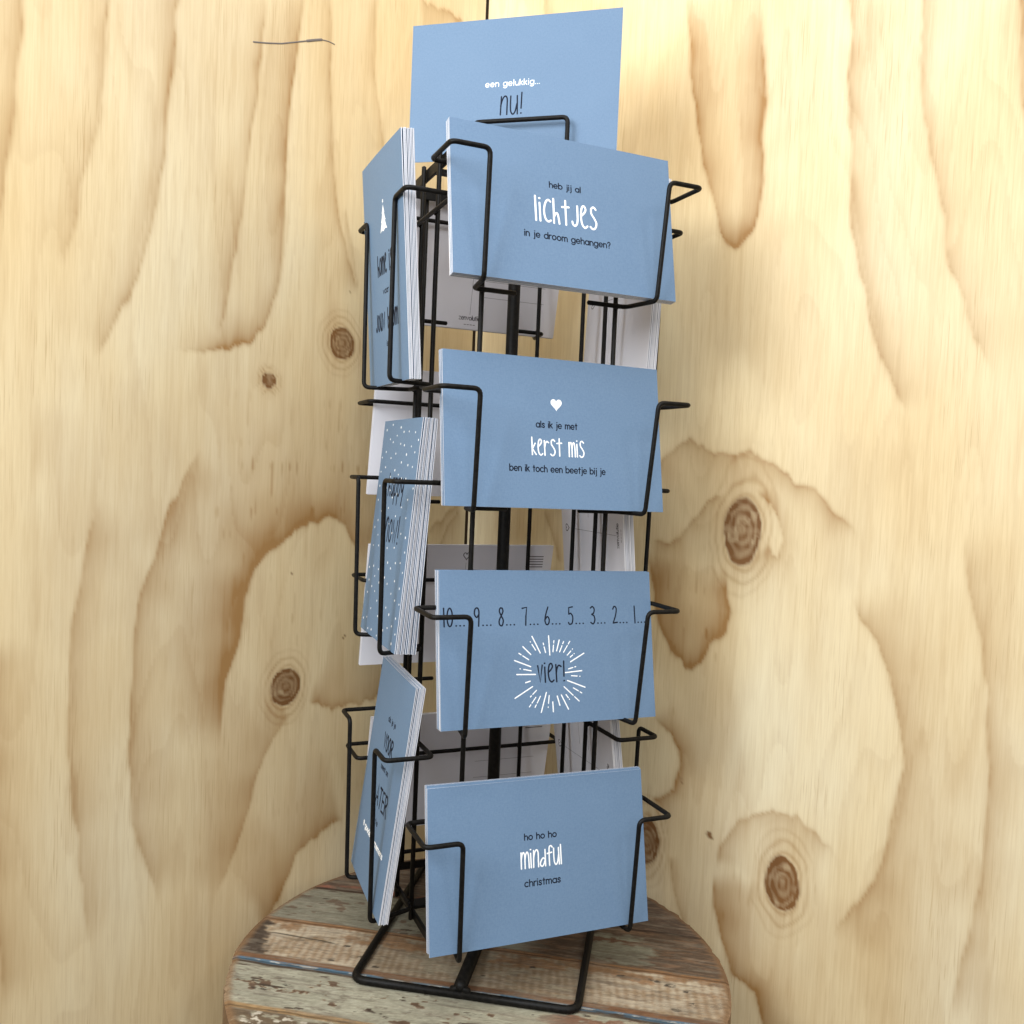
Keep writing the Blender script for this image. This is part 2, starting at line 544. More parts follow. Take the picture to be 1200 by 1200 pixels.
# pencil line on the left sheet
bm = bmesh.new()
PN = Vector((DIR_L[1] * -1, DIR_L[0], 0)); PN = Vector((0.797, -0.603, 0))
def on_left(s, z, off=0.0):
    return Vector(((CORNER[0] + s * DIR_L[0]) * MM, (CORNER[1] + s * DIR_L[1]) * MM, z * MM)) + PN * off
pl = [(244.8, 606.2), (234.4, 609.5), (221.5, 614.2), (206.8, 621.2), (199.2, 624.8), (192.3, 628.1), (186.0, 630.9), (179.6, 632.2), (173.9, 632.3)]
sweep(bm, [on_left(*p, 0.0001) for p in pl[:5]], 0.0005, 8, flat=(PN, 0.00015))
sweep(bm, [on_left(*p, 0.0001) for p in pl[4:7]], 0.0009, 8, flat=(PN, 0.0002))
sweep(bm, [on_left(*p, 0.0001) for p in pl[6:]], 0.0004, 8, flat=(PN, 0.00015))
link_obj('pencil_line', bm_mesh('pencil_line', bm), M_SEAM, wl)

# floor under the table
bm = bmesh.new()
box(bm, (-3, -3, -0.80), (3, 3, -0.741))
tag(link_obj('floor', bm_mesh('floor', bm, False), M_FLOOR), kind='structure')

# ---------------------------------------------------------------- round table of worn painted planks
TC = np.array([-3.1, -39.2])
TR = 162.2
PLANK = math.radians(-10.5)

def build_tabletop(parent):
    step = 0.75
    nr = int(TR / step)
    # polar-ish grid: square grid clipped by mapping to a disc keeps the detail even
    n = int(2 * TR / step)
    lin = np.linspace(-1, 1, n)
    A, B = np.meshgrid(lin, lin, indexing='xy')
    X = A * np.sqrt(1 - B * B / 2) * TR
    Y = B * np.sqrt(1 - A * A / 2) * TR
    rad = np.hypot(X, Y)
    # the worn rim wanders a little
    ang = np.arctan2(Y, X)
    wob = 1 + (0.006 * (vnoise(ang * 6 + 20, ang * 0 + 1, 5) - 0.5) + 0.012 * (vnoise(ang * 40 + 20, ang * 0 + 3, 6) - 0.6) * (vnoise(ang * 9 + 40, ang * 0 + 2, 9) > 0.5)) * sstep(0.93, 1.0, rad / TR)
    X, Y = X * wob, Y * wob
    # plank coordinates u along, t across (about the rack's foot)
    GX, GY = X + TC[0], Y + TC[1]
    ca, sa = math.cos(PLANK), math.sin(PLANK)
    U = GX * ca + GY * sa
    T = -GX * sa + GY * ca
    Tw = T + 1.6 * (fbm(U / 30, T / 30, 3, 3) - 0.5) * 2
    fine = fbm(U / 14, T / 2.2, 8, 4)
    patch = fbm(U / 22, T / 9, 17, 5)
    patch2 = fbm(U / 9 + 50, T / 4, 27, 4)
    col = np.zeros(X.shape + (3,))
    rel = np.zeros(X.shape)
    def put(mask, c):
        c = np.array(c)
        m = np.clip(mask, 0, 1)[..., None]
        col[:] = col * (1 - m) + c * m
    def rng_mask(a, b, s=0.8):
        return sstep(a - s, a + s, Tw) * sstep(b + s, b - s, Tw)
    GREEN = (0.385, 0.388, 0.295)
    CREAM = (0.55, 0.47, 0.345)
    TAN = (0.34, 0.22, 0.115)
    BROWN = (0.15, 0.092, 0.055)
    DBROWN = (0.075, 0.052, 0.036)
    RUST = (0.24, 0.115, 0.05)
    BLUE = (0.085, 0.20, 0.32)
    put(np.ones_like(X), BROWN)
    # nearest plank: speckled dark wood with cream and green flecks
    p0 = rng_mask(-400, -126)
    put(p0, (0.17, 0.12, 0.07))
    put(p0 * sstep(0.52, 0.62, patch2), (0.38, 0.36, 0.26))
    put(p0 * sstep(0.60, 0.66, fbm(U / 5, T / 3, 61, 3)), (0.62, 0.58, 0.48))
    # grey-green painted plank with chips
    p1 = rng_mask(-124, -80)
    put(p1, GREEN)
    put(p1 * 0.5 * sstep(0.4, 0.7, patch), (0.44, 0.44, 0.345))
    chip = sstep(0.69, 0.73, fbm(U / 12 + 7, T / 7, 71, 4))
    put(p1 * chip, TAN)
    put(p1 * sstep(0.70, 0.74, fbm(U / 12 + 7, T / 7, 71, 4)), BROWN)
    put(p1 * sstep(0.72, 0.76, fbm(U / 16 + 31, T / 5, 83, 4)), DBROWN)
    rb = sstep(30, 75, U)
    put(p1 * rb * sstep(0.5, 0.58, patch), (0.27, 0.14, 0.08))
    put(p1 * rb * sstep(0.56, 0.64, patch2), (0.45, 0.42, 0.30))
    put(rng_mask(-128, -123, 1.0), (0.43, 0.27, 0.11))
    # blue and rust strip between planks
    put(rng_mask(-82, -79.5, 0.6), DBROWN)
    put(rng_mask(-79.5, -75.5, 0.5) * sstep(0.30, 0.42, patch + 0.15 * (U < -70)), BLUE)
    put(rng_mask(-78.5, -76.5, 0.4) * sstep(0.56, 0.64, patch2), (0.55, 0.58, 0.58))
    put(rng_mask(-75.5, -70.5, 0.7), RUST)
    # ribbed cream plank
    p2 = rng_mask(-70, -27)
    rib = 0.5 + 0.5 * np.cos(2 * np.pi * (U / 5.4 + 0.7 * fbm(U / 16, T / 20, 95, 2) + 0.02 * T))
    put(p2, CREAM)
    put(p2 * (0.30 + 0.45 * rib) * sstep(0.40, 0.62, patch + 0.10 * rib), TAN)
    put(p2 * sstep(0.60, 0.72, patch2) * 0.7, (0.42, 0.30, 0.17))
    mid = sstep(-78, -50, U) * sstep(112, 60, U)
    put(p2 * mid * (0.55 + 0.25 * rib), (0.26, 0.185, 0.105))
    put(p2 * mid * sstep(0.52, 0.62, patch2) * 0.6, (0.36, 0.33, 0.235))
    put(p2 * rng_mask(-43, -27, 3) * sstep(0.48, 0.60, patch) * 0.8, (0.33, 0.17, 0.065))
    put(p2 * sstep(-132, -138, U + 0.35 * T + 18 * (patch2 - 0.5) + 24), DBROWN)
    # cracks and holes
    crack = np.exp(-((Tw + 45 + 0.06 * (U + 110)) / 0.7) ** 2) * sstep(-145, -138, U) * sstep(-88, -100, U)
    put(p2 * crack, (0.03, 0.025, 0.02))
    for (hu, ht, hr) in [(a_, b_, 0.72 * c_) for a_, b_, c_ in [(-86, -47, 1.8), (-73, -57, 1.5), (-90, -66, 1.5), (-60, -66, 1.3), (118, -35, 3), (128, -38, 2.2), (140, -43, 2.5), (142, -55, 2.5), (132, -64, 2),
                         (-107, -100, 1.6), (-118, -106, 1.5), (40, -40, 2), (10, -58, 1.5), (97, -35, 2)]]:
        put(0.9 * sstep(1.3, 0.7, np.hypot((U - hu) / (hr * 1.9), (T - ht) / hr) + 2.2 * (patch2 - 0.5) + 1.2 * (fine - 0.5)) * sstep(0.36, 0.54, fbm(U / 3, T / 1.4, 171, 3)), (0.045, 0.036, 0.028))
    # rust line, then the next plank
    put(rng_mask(-27, -22.5, 0.8), (0.33, 0.165, 0.06))
    p3 = rng_mask(-22, 27)
    put(p3, (0.275, 0.272, 0.205))
    put(p3 * sstep(0.45, 0.65, patch) * 0.5, (0.24, 0.245, 0.185))
    put(p3 * 0.8 * sstep(0.67, 0.72, fbm(U / 12, T / 6, 111, 4)), (0.17, 0.10, 0.06))
    put(p3 * sstep(0.70, 0.74, fbm(U / 18, T / 4, 121, 4)), DBROWN)
    rt = sstep(20, 50, U + 24 * (patch - 0.5))
    put(p3 * rt, (0.135, 0.088, 0.055))
    put(p3 * rt * sstep(0.50, 0.62, fine), (0.21, 0.125, 0.07))
    gp = sstep(1.15, 0.85, np.hypot((U - 92) / 24, (T + 2) / 20) + 0.9 * (patch2 - 0.5))
    put(p3 * gp, (0.27, 0.275, 0.205))
    put(p3 * gp * sstep(0.60, 0.66, patch), (0.17, 0.09, 0.05))
    put(rng_mask(25.5, 29, 0.6), (0.09, 0.05, 0.03))
    p4 = rng_mask(29, 400)
    put(p4, (0.125, 0.085, 0.06))
    put(p4 * sstep(0.5, 0.62, fine) * 0.7, (0.20, 0.13, 0.085))
    put(rng_mask(29, 36, 1.2) * sstep(20, -20, U) * sstep(0.40, 0.56, patch), (0.33, 0.12, 0.07))
    # scuffs and old grime: pale and dark smears along the planks, edges of the coloured strips worn through
    scuff = fbm(U / 40 + 3, T / 3.0, 141, 4)
    put(0.34 * sstep(0.56, 0.72, scuff), (0.36, 0.32, 0.25))
    put(0.45 * sstep(0.58, 0.75, fbm(U / 35 + 60, T / 2.5, 151, 4)), (0.13, 0.10, 0.075))
    put(0.55 * sstep(0.62, 0.70, fbm(U / 6 + 60, T / 1.6, 161, 3)) * sstep(0.4, 0.6, patch), (0.20, 0.16, 0.12))
    grey = col.mean(-1, keepdims=True)
    col[:] = (col * 0.82 + grey * 0.18) * np.array((0.82, 0.79, 0.75))
    # fine grain and the bare worn rim
    col *= (0.80 + 0.40 * fine)[..., None]
    rimw = sstep(TR - 7, TR - 1.5, rad + 3 * (patch2 - 0.5))
    m = (rimw * 0.75)[..., None]
    col[:] = col * (1 - m) + np.array((0.22, 0.125, 0.06)) * m
    rel = 0.5 * patch2 + 0.35 * fine + p2 * 0.35 * rib * (1 - mid)
    for j in (-126, -78, -25, 28):
        gap = np.exp(-((Tw - j) / 0.8) ** 2)
        rel -= 0.9 * gap
        col *= (1 - 0.45 * gap)[..., None]
    Zt = -0.5 * sstep(TR - 4, TR, rad) ** 2 * 3.0
    idx = np.arange(n * n).reshape(n, n)
    quads = np.stack([idx[:-1, :-1], idx[:-1, 1:], idx[1:, 1:], idx[1:, :-1]], -1).reshape(-1, 4)
    V = np.stack([X * MM, Y * MM, Zt * MM], -1).reshape(-1, 3)
    edge = np.concatenate([idx[0, :], idx[1:, -1], idx[-1, -2::-1], idx[-2:0:-1, 0]])
    b0 = len(V)
    low = V[edge].copy()
    low[:, 2] = -0.028
    V = np.concatenate([V, low])
    faces = quads.tolist()
    nb = len(edge)
    for i in range(nb):
        j = (i + 1) % nb
        faces.append([int(edge[j]), int(edge[i]), b0 + i, b0 + j])
    faces.append([b0 + i for i in range(nb)][::-1])
    me = bpy.data.meshes.new('tabletop')
    me.from_pydata(V.tolist(), [], faces)
    me.update()
    c4 = np.ones((len(V), 4), dtype=np.float32)
    c4[:, :3] = (0.2, 0.12, 0.06)
    c4[:b0, :3] = np.clip(col.reshape(-1, 3), 0, 1)
    at = me.attributes.new('paint', 'FLOAT_COLOR', 'POINT')
    at.data.foreach_set('color', c4.reshape(-1))
    rr = np.zeros(len(V), dtype=np.float32)
    rr[:b0] = rel.reshape(-1)
    me.attributes.new('relief', 'FLOAT', 'POINT').data.foreach_set('value', rr)
    return link_obj('tabletop', me, M_TABLE, parent)

table = bpy.data.objects.new('round_table', None)
COL.objects.link(table)
table.location = (TC[0] * MM, TC[1] * MM, 0)
tag(table, 'round table top of worn reclaimed planks in chipped grey-green, cream and blue paint', 'table')
build_tabletop(table)
for k in range(4):
    a = math.pi / 4 + k * math.pi / 2 + 0.15
    bm = bmesh.new()
    c = Vector((math.cos(a) * 0.105, math.sin(a) * 0.105, 0))
    box(bm, (c.x - 0.016, c.y - 0.016, -0.7405), (c.x + 0.016, c.y + 0.016, -0.0285), bevel=0.002)
    link_obj('leg', bm_mesh('leg', bm, False), M_LEG, table)

# ---------------------------------------------------------------- the wire rack (local axes: x along the landscape faces, y to the back, z up; origin at the post's foot)
rack = bpy.data.objects.new('card_rack', None)
COL.objects.link(rack)
YAW = math.radians(23)
rack.rotation_euler = (0, 0, YAW)
tag(rack, 'black wire countertop card rack with tiers of pockets, standing on the round plank table', 'card rack')
RM = Matrix.Rotation(YAW, 4, 'Z')
def mmv(p): return Vector(p) * MM

WR = 0.00148            # wire radius
# base: a flat loop of thicker wire and a flat centre bar, turned against the rack
BA = math.radians(-9.7) - YAW
BM = Matrix.Rotation(BA, 4, 'Z')
hw, hd = 70.6, 86.0
loop = [BM @ mmv((p[0] + 1.8, p[1], p[2])) for p in [(0, -hd, 2.5), (hw, -hd, 2.5), (hw, hd, 2.5), (-hw, hd, 2.5), (-hw, -hd, 2.5), (0, -hd, 2.5)]]
tube_obj('base_frame', loop, 0.0025, rack, fr=0.009)
bm = bmesh.new()
sweep(bm, [BM @ mmv((0, -hd + 1, 6.4)), BM @ mmv((0, hd - 1, 6.4))], 0.0042, 14)
for sgn in (-1, 1):                      # weld beads
    sweep(bm, [BM @ mmv((-5.5, sgn * (hd - 1.0), 4.4)), BM @ mmv((0, sgn * (hd - 1.5), 6.0)), BM @ mmv((5.5, sgn * (hd - 1.0), 4.4))], 0.0022, 8)
link_obj('base_bar', bm_mesh('base_bar', bm), M_WIRE, rack)
tube_obj('centre_post', [mmv((0, 0, 3)), mmv((0, 0, 536))], 0.0042, rack, fr=0, sides=18)

def ring_frame(name, z, hx, hy, strip_h, strip_t, arm_flat):
    bm = bmesh.new()
    t = strip_t
    for (lo, hi) in [((-hx, -hy - t, z - strip_h), (hx, -hy, z)), ((-hx, hy, z - strip_h), (hx, hy + t, z)),
                     ((-hx - t, -hy - t, z - strip_h), (-hx, hy + t, z)), ((hx, -hy - t, z - strip_h), (hx + t, hy + t, z))]:
        box(bm, mmv(lo), mmv(hi), bevel=0.0004)
    for (lo, hi) in [((-hx + 0.2, -arm_flat / 2, z - strip_h + 1), (-6.2, arm_flat / 2, z - strip_h + 3)), ((6.2, -arm_flat / 2, z - strip_h + 1), (hx - 0.2, arm_flat / 2, z - strip_h + 3)),
                     ((-arm_flat / 2, -hy + 0.2, z - strip_h + 1), (arm_flat / 2, -6.2, z - strip_h + 3)), ((-arm_flat / 2, 6.2, z - strip_h + 1), (arm_flat / 2, hy - 0.2, z - strip_h + 3))]:
        box(bm, mmv(lo), mmv(hi), bevel=0.0003)
    # hub collar on the post
    sweep(bm, [mmv((0, 0, z - strip_h - 3)), mmv((0, 0, z + 1))], 0.0066, 18)
    return link_obj(name, bm_mesh(name, bm, False), M_WIRE, rack)

ring_frame('top_frame', 523.5, 58.3, 56.3, 8.0, 2.0, 9)
ring_frame('bottom_frame', 30.0, 58.3, 56.3, 5.5, 2.0, 11)

for (u, v) in [(-46, -60), (46, -60), (-46, 60), (46, 60), (-62, -17), (-62, 17), (62, -17), (62, 17)]:
    tube_obj('upright_rod', [mmv((u, v, 25.5)), mmv((u, v, 524.5))], 0.00155, rack, fr=0)

def pocket(name, a_out, a_bend, a_inner, a_end, d_in, d_front, d_bot, zt, zb, frame, welded):
    """one pocket: a single bent wire. a = across the face, d = outwards; frame maps (a, d, z) to the rack"""
    half = [(a_end, d_in, zb), (a_inner, d_in, zb), (a_bend - 1.5, d_bot, zb), (a_bend, d_front, zt), (a_out, d_front, zt), (a_out, d_in + 0.5, zt)]
    pts = [(-p[0], p[1], p[2]) for p in half] + half[::-1]
    def welds(bm):                                   # small weld beads where the wire crosses its two uprights
        for q in welded:
            for (z, k) in ((zt, 1), (zb, 1)):
                r = bmesh.ops.create_uvsphere(bm, u_segments=10, v_segments=7, radius=1.0)
                c = mmv(frame(q, d_in - 1.3, z))
                for v in r['verts']:
                    v.co = c + Vector((v.co.x * random.uniform(1.7, 2.1), v.co.y * random.uniform(1.7, 2.1), v.co.z * 2.3)) * MM
    return tube_obj(name, [mmv(frame(*p)) for p in pts], WR, rack, fr=0.0042, extra=welds)

FRONT = lambda a, d, z: (a, -d, z)
BACK = lambda a, d, z: (-a, d, z)
LEFT = lambda a, d, z: (-d, -a, z)
RIGHT = lambda a, d, z: (d, a, z)
FZ = [(503, 432.3), (369.7, 300.6), (240.3, 168.3), (109.6, 37.5)]
FB = [92, 90.5, 91.5, 97.5]
FF = [98, 98, 98, 100]
for (zt, zb), fb, ff in zip(FZ, FB, FF):
    pocket('pocket_wire', 81.5, 58.5, 52, 25, 62.5, ff, fb, zt, zb, FRONT, (-46, 46))
    pocket('pocket_wire', 82, 58.5, 51, 27, 62.5, 98, 92, zt, zb - 2, BACK, (-46, 46))
LZ = [(486.5, 376.5), (315, 207), (147.5, 36)]
for (zt, zb) in LZ:
    pocket('pocket_wire', 58.5, 34.5, 24, 4, 64.5, 95, 94, zt, zb, LEFT, (-17, 17))
    pocket('pocket_wire', 58.5, 34.5, 24, 4, 64.5, 95, 94, zt, zb, RIGHT, (-17, 17))

# ---------------------------------------------------------------- stroke lettering
def cat(points, n=6):
    """Catmull-Rom through points"""
    P = [np.array(p, float) for p in points]
    if len(P) < 3:
        return [tuple(p) for p in P]
    P = [2 * P[0] - P[1]] + P + [2 * P[-1] - P[-2]]
    out = []
    for i in range(1, len(P) - 2):
        for k in range(n):
            t = k / n
            out.append(tuple(0.5 * ((2 * P[i]) + (-P[i - 1] + P[i + 1]) * t + (2 * P[i - 1] - 5 * P[i] + 4 * P[i + 1] - P[i + 2]) * t * t
                                    + (-P[i - 1] + 3 * P[i] - 3 * P[i + 1] + P[i + 2]) * t ** 3)))
    out.append(tuple(P[-2]))
    return out

def arc(cx, cy, rx, ry, a0, a1, n=14):
    return [(cx + rx * math.cos(math.radians(a0 + (a1 - a0) * i / n)), cy + ry * math.sin(math.radians(a0 + (a1 - a0) * i / n))) for i in range(n + 1)]

def dot(x, y, r=0.02):
    return [(x - r, y), (x + r, y)]

S_ = lambda *p: cat(p)
L_ = lambda *p: list(p)
# tall thin handwriting, full height 1
HAND = {
 'l': (0.06, [L_((0, 1), (0.02, 0))]),
 'i': (0.06, [L_((0.0, .74), (0.02, 0)), dot(0.0, .93, .012)]),
 'c': (0.34, [S_((.34, .86), (.22, .92), (.08, .78), (0, .45), (.06, .14), (.2, .02), (.34, .08))]),
 'h': (0.28, [L_((0, 1), (.0, 0)), S_((0, .24), (.08, .38), (.18, .42), (.24, .25), (.28, 0))]),
 't': (0.36, [L_((.18, 1), (.19, 0)), L_((0, .72), (.36, .75))]),
 'j': (0.30, [S_((.29, .86), (.29, .5), (.27, .18), (.16, .02), (.04, .06), (0, .18))]),
 'e': (0.34, [S_((.05, .50), (.17, .60), (.27, .76), (.2, .90), (.08, .84), (.01, .5), (.06, .14), (.2, 0), (.34, .08))]),
 's': (0.34, [S_((.32, .84), (.2, .93), (.07, .84), (.08, .64), (.22, .46), (.33, .26), (.26, .06), (.12, .0), (0, .08))]),
 'k': (0.30, [L_((0, 1), (.02, 0)), L_((.24, .66), (.03, .34), (.30, .02))]),
 'r': (0.32, [L_((0, .84), (.03, 0)), S_((.02, .45), (.08, .68), (.18, .80), (.32, .74))]),
 'm': (0.46, [L_((0, .82), (0, 0)), S_((0, .45), (.06, .72), (.14, .82), (.21, .66), (.22, .3), (.22, 0)), S_((.22, .45), (.28, .72), (.36, .82), (.43, .66), (.45, .3), (.46, 0))]),
 'n': (0.30, [L_((.02, .86), (0, 0)), S_((.0, .42), (.08, .74), (.19, .88), (.28, .76), (.29, .4), (.29, 0))]),
 'u': (0.32, [S_((0, .86), (0, .4), (.03, .12), (.12, 0), (.22, .14), (.29, .5)), L_((.29, .86), (.32, 0))]),
 'd': (0.32, [S_((.30, .34), (.17, .42), (.05, .28), (0, .1), (.1, .0), (.2, .08), (.30, .32)), L_((.30, .84), (.31, 0))]),
 'f': (0.30, [S_((.32, .92), (.24, 1), (.14, .94), (.12, .6), (.13, 0)), L_((0, .62), (.28, .66))]),
 'v': (0.28, [L_((0, .82), (.13, 0), (.27, .84))]),
 'w': (0.44, [L_((0, .82), (.11, 0), (.21, .55), (.32, 0), (.43, .84))]),
 'a': (0.32, [S_((.30, .66), (.16, .80), (.03, .5), (0, .18), (.1, 0), (.22, .16), (.30, .6)), L_((.30, .82), (.32, 0))]),
 'p': (0.30, [L_((0, .82), (0, -.35)), S_((0, .5), (.1, .78), (.24, .76), (.28, .4), (.18, .06), (.02, .12))]),
 'y': (0.30, [S_((0, .82), (.02, .4), (.12, .25), (.26, .5)), S_((.29, .82), (.26, .3), (.16, -.35))]),
 'o': (0.30, [arc(.15, .41, .15, .41, 90, 450)]),
 'b': (0.30, [L_((0, 1), (0, 0)), S_((0, .35), (.12, .5), (.27, .36), (.22, .06), (.02, .03))]),
 '!': (0.06, [L_((.03, 1), (.02, .26)), dot(.02, .03, .012)]),
 '.': (0.05, [dot(.02, .03, .012)]),
 ' ': (0.28, []),
 '1': (0.05, [L_((0, 1), (.02, 0))]),
 '0': (0.32, [arc(.15, .5, .15, .5, 90, 450, 20)]),
 '9': (0.32, [S_((.26, .62), (.14, .48), (.02, .66), (.05, .92), (.18, 1), (.27, .85), (.27, .5), (.25, 0))]),
 '8': (0.26, [S_((.2, .96), (.08, .98), (.02, .8), (.12, .56), (.24, .28), (.16, 0), (.02, .06), (.0, .28), (.12, .54), (.23, .78), (.2, .96))]),
 '7': (0.30, [L_((0, .95), (.28, 1), (.22, .5), (.2, 0)), ]),
 '6': (0.28, [S_((.2, 1), (.07, .62), (.0, .26), (.08, .02), (.22, .06), (.26, .3), (.15, .46), (.02, .3))]),
 '5': (0.30, [L_((.27, 1), (.04, .96), (.03, .58)), S_((.03, .58), (.16, .62), (.28, .4), (.22, .06), (.06, 0), (0, .1))]),
 '3': (0.28, [S_((.0, .92), (.14, 1), (.25, .84), (.2, .62), (.08, .55), (.22, .46), (.27, .22), (.16, 0), (0, .08))]),
 '2': (0.30, [S_((.02, .84), (.12, 1), (.25, .88), (.2, .5), (.02, .02)), L_((.02, .02), (.30, .06))]),
 'V': (0.34, [L_((0, 1), (.17, 0), (.34, 1))]),
 'O': (0.34, [arc(.17, .5, .17, .5, 90, 450)]),
 'R': (0.34, [L_((0, 1), (0, 0)), S_((0, .98), (.2, 1), (.32, .8), (.2, .54), (.02, .5)), L_((.08, .5), (.34, 0))]),
 'L': (0.30, [L_((0, 1), (0, 0), (.28, .02))]),
 'A': (0.36, [L_((0, 0), (.18, 1), (.36, 0)), L_((.06, .34), (.3, .34))]),
 'T': (0.36, [L_((0, .98), (.36, 1)), L_((.18, 1), (.18, 0))]),
 'E': (0.30, [L_((.28, 1), (0, .98), (0, 0), (.30, .02)), L_((0, .52), (.24, .54))]),
}
# round single-line sans, x height 1
G_ = arc(.5, .5, .5, .5, 0, 360, 20)
SANS = {
 'o': (1.0, [G_]),
 'a': (1.0, [G_, L_((1, 1), (1, 0))]),
 'b': (1.0, [G_, L_((0, 1.5), (0, 0))]),
 'd': (1.0, [G_, L_((1, 1.5), (1, 0))]),
 'p': (1.0, [G_, L_((0, 1), (0, -.5))]),
 'g': (1.0, [G_, L_((1, 1), (1, .0)) + arc(.5, -.05, .5, .42, 0, -150, 10)]),
 'e': (1.0, [L_((0.0, .5), (1, .5)) + arc(.5, .5, .5, .5, 0, 318, 18)]),
 'c': (.9, [arc(.5, .5, .5, .5, 48, 312, 18)]),
 'h': (.84, [L_((0, 1.5), (0, 0)), L_((0, .5)) + arc(.42, .56, .42, .44, 180, 0, 12) + L_((.84, 0))]),
 'n': (.84, [L_((0, 1), (0, 0)), L_((0, .5)) + arc(.42, .56, .42, .44, 180, 0, 12) + L_((.84, 0))]),
 'm': (1.4, [L_((0, 1), (0, 0)), arc(.35, .62, .35, .38, 180, 0, 10) + L_((.7, 0)), arc(1.05, .62, .35, .38, 180, 0, 10) + L_((1.4, 0))]),
 'r': (.5, [L_((0, 1), (0, 0)), arc(.45, .52, .45, .48, 180, 75, 8)]),
 'u': (.84, [L_((0, 1)) + arc(.42, .44, .42, .44, 180, 360, 12) + L_((.84, 1)), L_((.84, 1), (.84, 0))]),
 'l': (.1, [L_((.05, 1.5), (.05, 0))]),
 'i': (.1, [L_((.05, 1), (.05, 0)), dot(.05, 1.42, .03)]),
 'j': (.3, [L_((.25, 1), (.25, -.2)) + arc(0, -.2, .25, .28, 0, -80, 6), dot(.25, 1.42, .03)]),
 'k': (.75, [L_((0, 1.5), (0, 0)), L_((.7, 1), (.05, .42)), L_((.25, .6), (.75, 0))]),
 's': (.7, [S_((.66, .82), (.48, .98), (.22, .98), (.06, .78), (.22, .56), (.5, .45), (.66, .24), (.5, .02), (.2, .02), (0, .18))]),
 't': (.55, [L_((.27, 1.4), (.27, 0)), L_((0, 1), (.55, 1))]),
 'w': (1.3, [L_((0, 1), (.33, 0), (.65, .95), (.97, 0), (1.3, 1))]),
 'v': (.9, [L_((0, 1), (.45, 0), (.9, 1))]),
 'z': (.8, [L_((0, 1), (.8, 1), (0, 0), (.8, 0))]),
 '?': (.7, [arc(.35, 1.12, .35, .36, 170, -40, 12) + S_((.6, .9), (.38, .66), (.36, .38)), dot(.36, .03, .03)]),
 '.': (.12, [dot(.06, .06, .03)]),
 '#': (.9, [L_((.3, 1.3), (.15, 0)), L_((.75, 1.3), (.6, 0)), L_((0, .9), (.9, .9)), L_((0, .45), (.9, .45))]),
 ' ': (.5, []),
}

def layout(font, text, gap):
    x, out = 0.0, []
    for ch in text:
        wd, strokes = font[ch]
        for s in strokes:
            out.append([(px + x, py) for px, py in s])
        x += wd + gap
    return out, x - gap

def write(bm, font, text, x0, x1, y, h, thick, gap=None, z=0.0):
    """text between x0 and x1 (mm on the card), baseline y, unit height h"""
    if gap is None:
        gap = 0.14 if font is HAND else 0.34
    st, wd = layout(font, text, gap)
    sx = (x1 - x0) / wd
    for s in st:
        sweep(bm, [Vector((x0 + px * sx, y + py * h, z)) * MM for px, py in s], thick * 0.5 * MM, 8, flat=(Vector((0, 0, 1)), 0.00007))

def blob(bm, outline, z=0.06):
    top = [bm.verts.new(Vector((x, y, z)) * MM) for x, y in outline]
    bot = [bm.verts.new(Vector((x, y, -0.02)) * MM) for x, y in outline]
    bm.faces.new(top)
    n = len(top)
    for i in range(n):
        bm.faces.new((top[i], top[(i + 1) % n], bot[(i + 1) % n], bot[i]))

def heart(cx, cy, w, h):
    pts = []
    for i in range(40):
        t = 2 * math.pi * i / 40
        pts.append((cx + 16 * math.sin(t) ** 3 / 32 * w, cy + (13 * math.cos(t) - 5 * math.cos(2 * t) - 2 * math.cos(3 * t) - math.cos(4 * t) + 2.5) / 29 * h))
    return pts

SHAPE = {}

def printed(parent, mtl, fn, name='printed_text'):
    bm = bmesh.new()
    fn(bm)
    if parent.data.name in SHAPE:                 # ink follows the card's slight bend
        cw_, ch_, bow, curl = SHAPE[parent.data.name]
        for v in bm.verts:
            x, y = v.co.x / MM / cw_, v.co.y / MM / ch_
            v.co.z += (bow * (1 - 4 * x * x) + curl * (y + 0.5) ** 2) * MM
    return link_obj(name, bm_mesh(name, bm, False), mtl, parent)


# ---------------------------------------------------------------- postcards
def card_mesh(w, h, th=0.42, bow=0.0, curl=0.0):
    """printed face at z = 0 looking along +z, white back at -th"""
    bm = bmesh.new()
    nx, ny = 16, 12
    def pt(i, j, z):
        x, y = (i / nx - 0.5), (j / ny - 0.5)
        return Vector((x * w, y * h, z + bow * (1 - 4 * x * x) + curl * (y + 0.5) ** 2)) * MM
    F = [[bm.verts.new(pt(i, j, 0)) for j in range(ny + 1)] for i in range(nx + 1)]
    B = [[bm.verts.new(pt(i, j, -th)) for j in range(ny + 1)] for i in range(nx + 1)]
    for i in range(nx):
        for j in range(ny):
            f = bm.faces.new((F[i][j], F[i + 1][j], F[i + 1][j + 1], F[i][j + 1])); f.material_index = 0
            f = bm.faces.new((B[i][j + 1], B[i + 1][j + 1], B[i + 1][j], B[i][j])); f.material_index = 1
    for i in range(nx):
        for (a, b) in ((0, 0), (ny, ny)):
            f = bm.faces.new((F[i][a], F[i + 1][a], B[i + 1][a], B[i][a])); f.material_index = 2
    for j in range(ny):
        for a in (0, nx):
            f = bm.faces.new((F[a][j], F[a][j + 1], B[a][j + 1], B[a][j])); f.material_index = 2
    bmesh.ops.recalc_face_normals(bm, faces=bm.faces)
    for e in bm.edges:
        if len({f.material_index for f in e.link_faces}) > 1:
            e.smooth = False
    me = bpy.data.meshes.new('postcard')
    bm.to_mesh(me)
    bm.free()
    for m in (M_BLUE, M_PAPER, M_EDGE):
        me.materials.append(m)
    for p in me.polygons:
        p.use_smooth = p.material_index != 2
    if bow or curl:
        SHAPE[me.name] = (w, h, bow, curl)
    return me

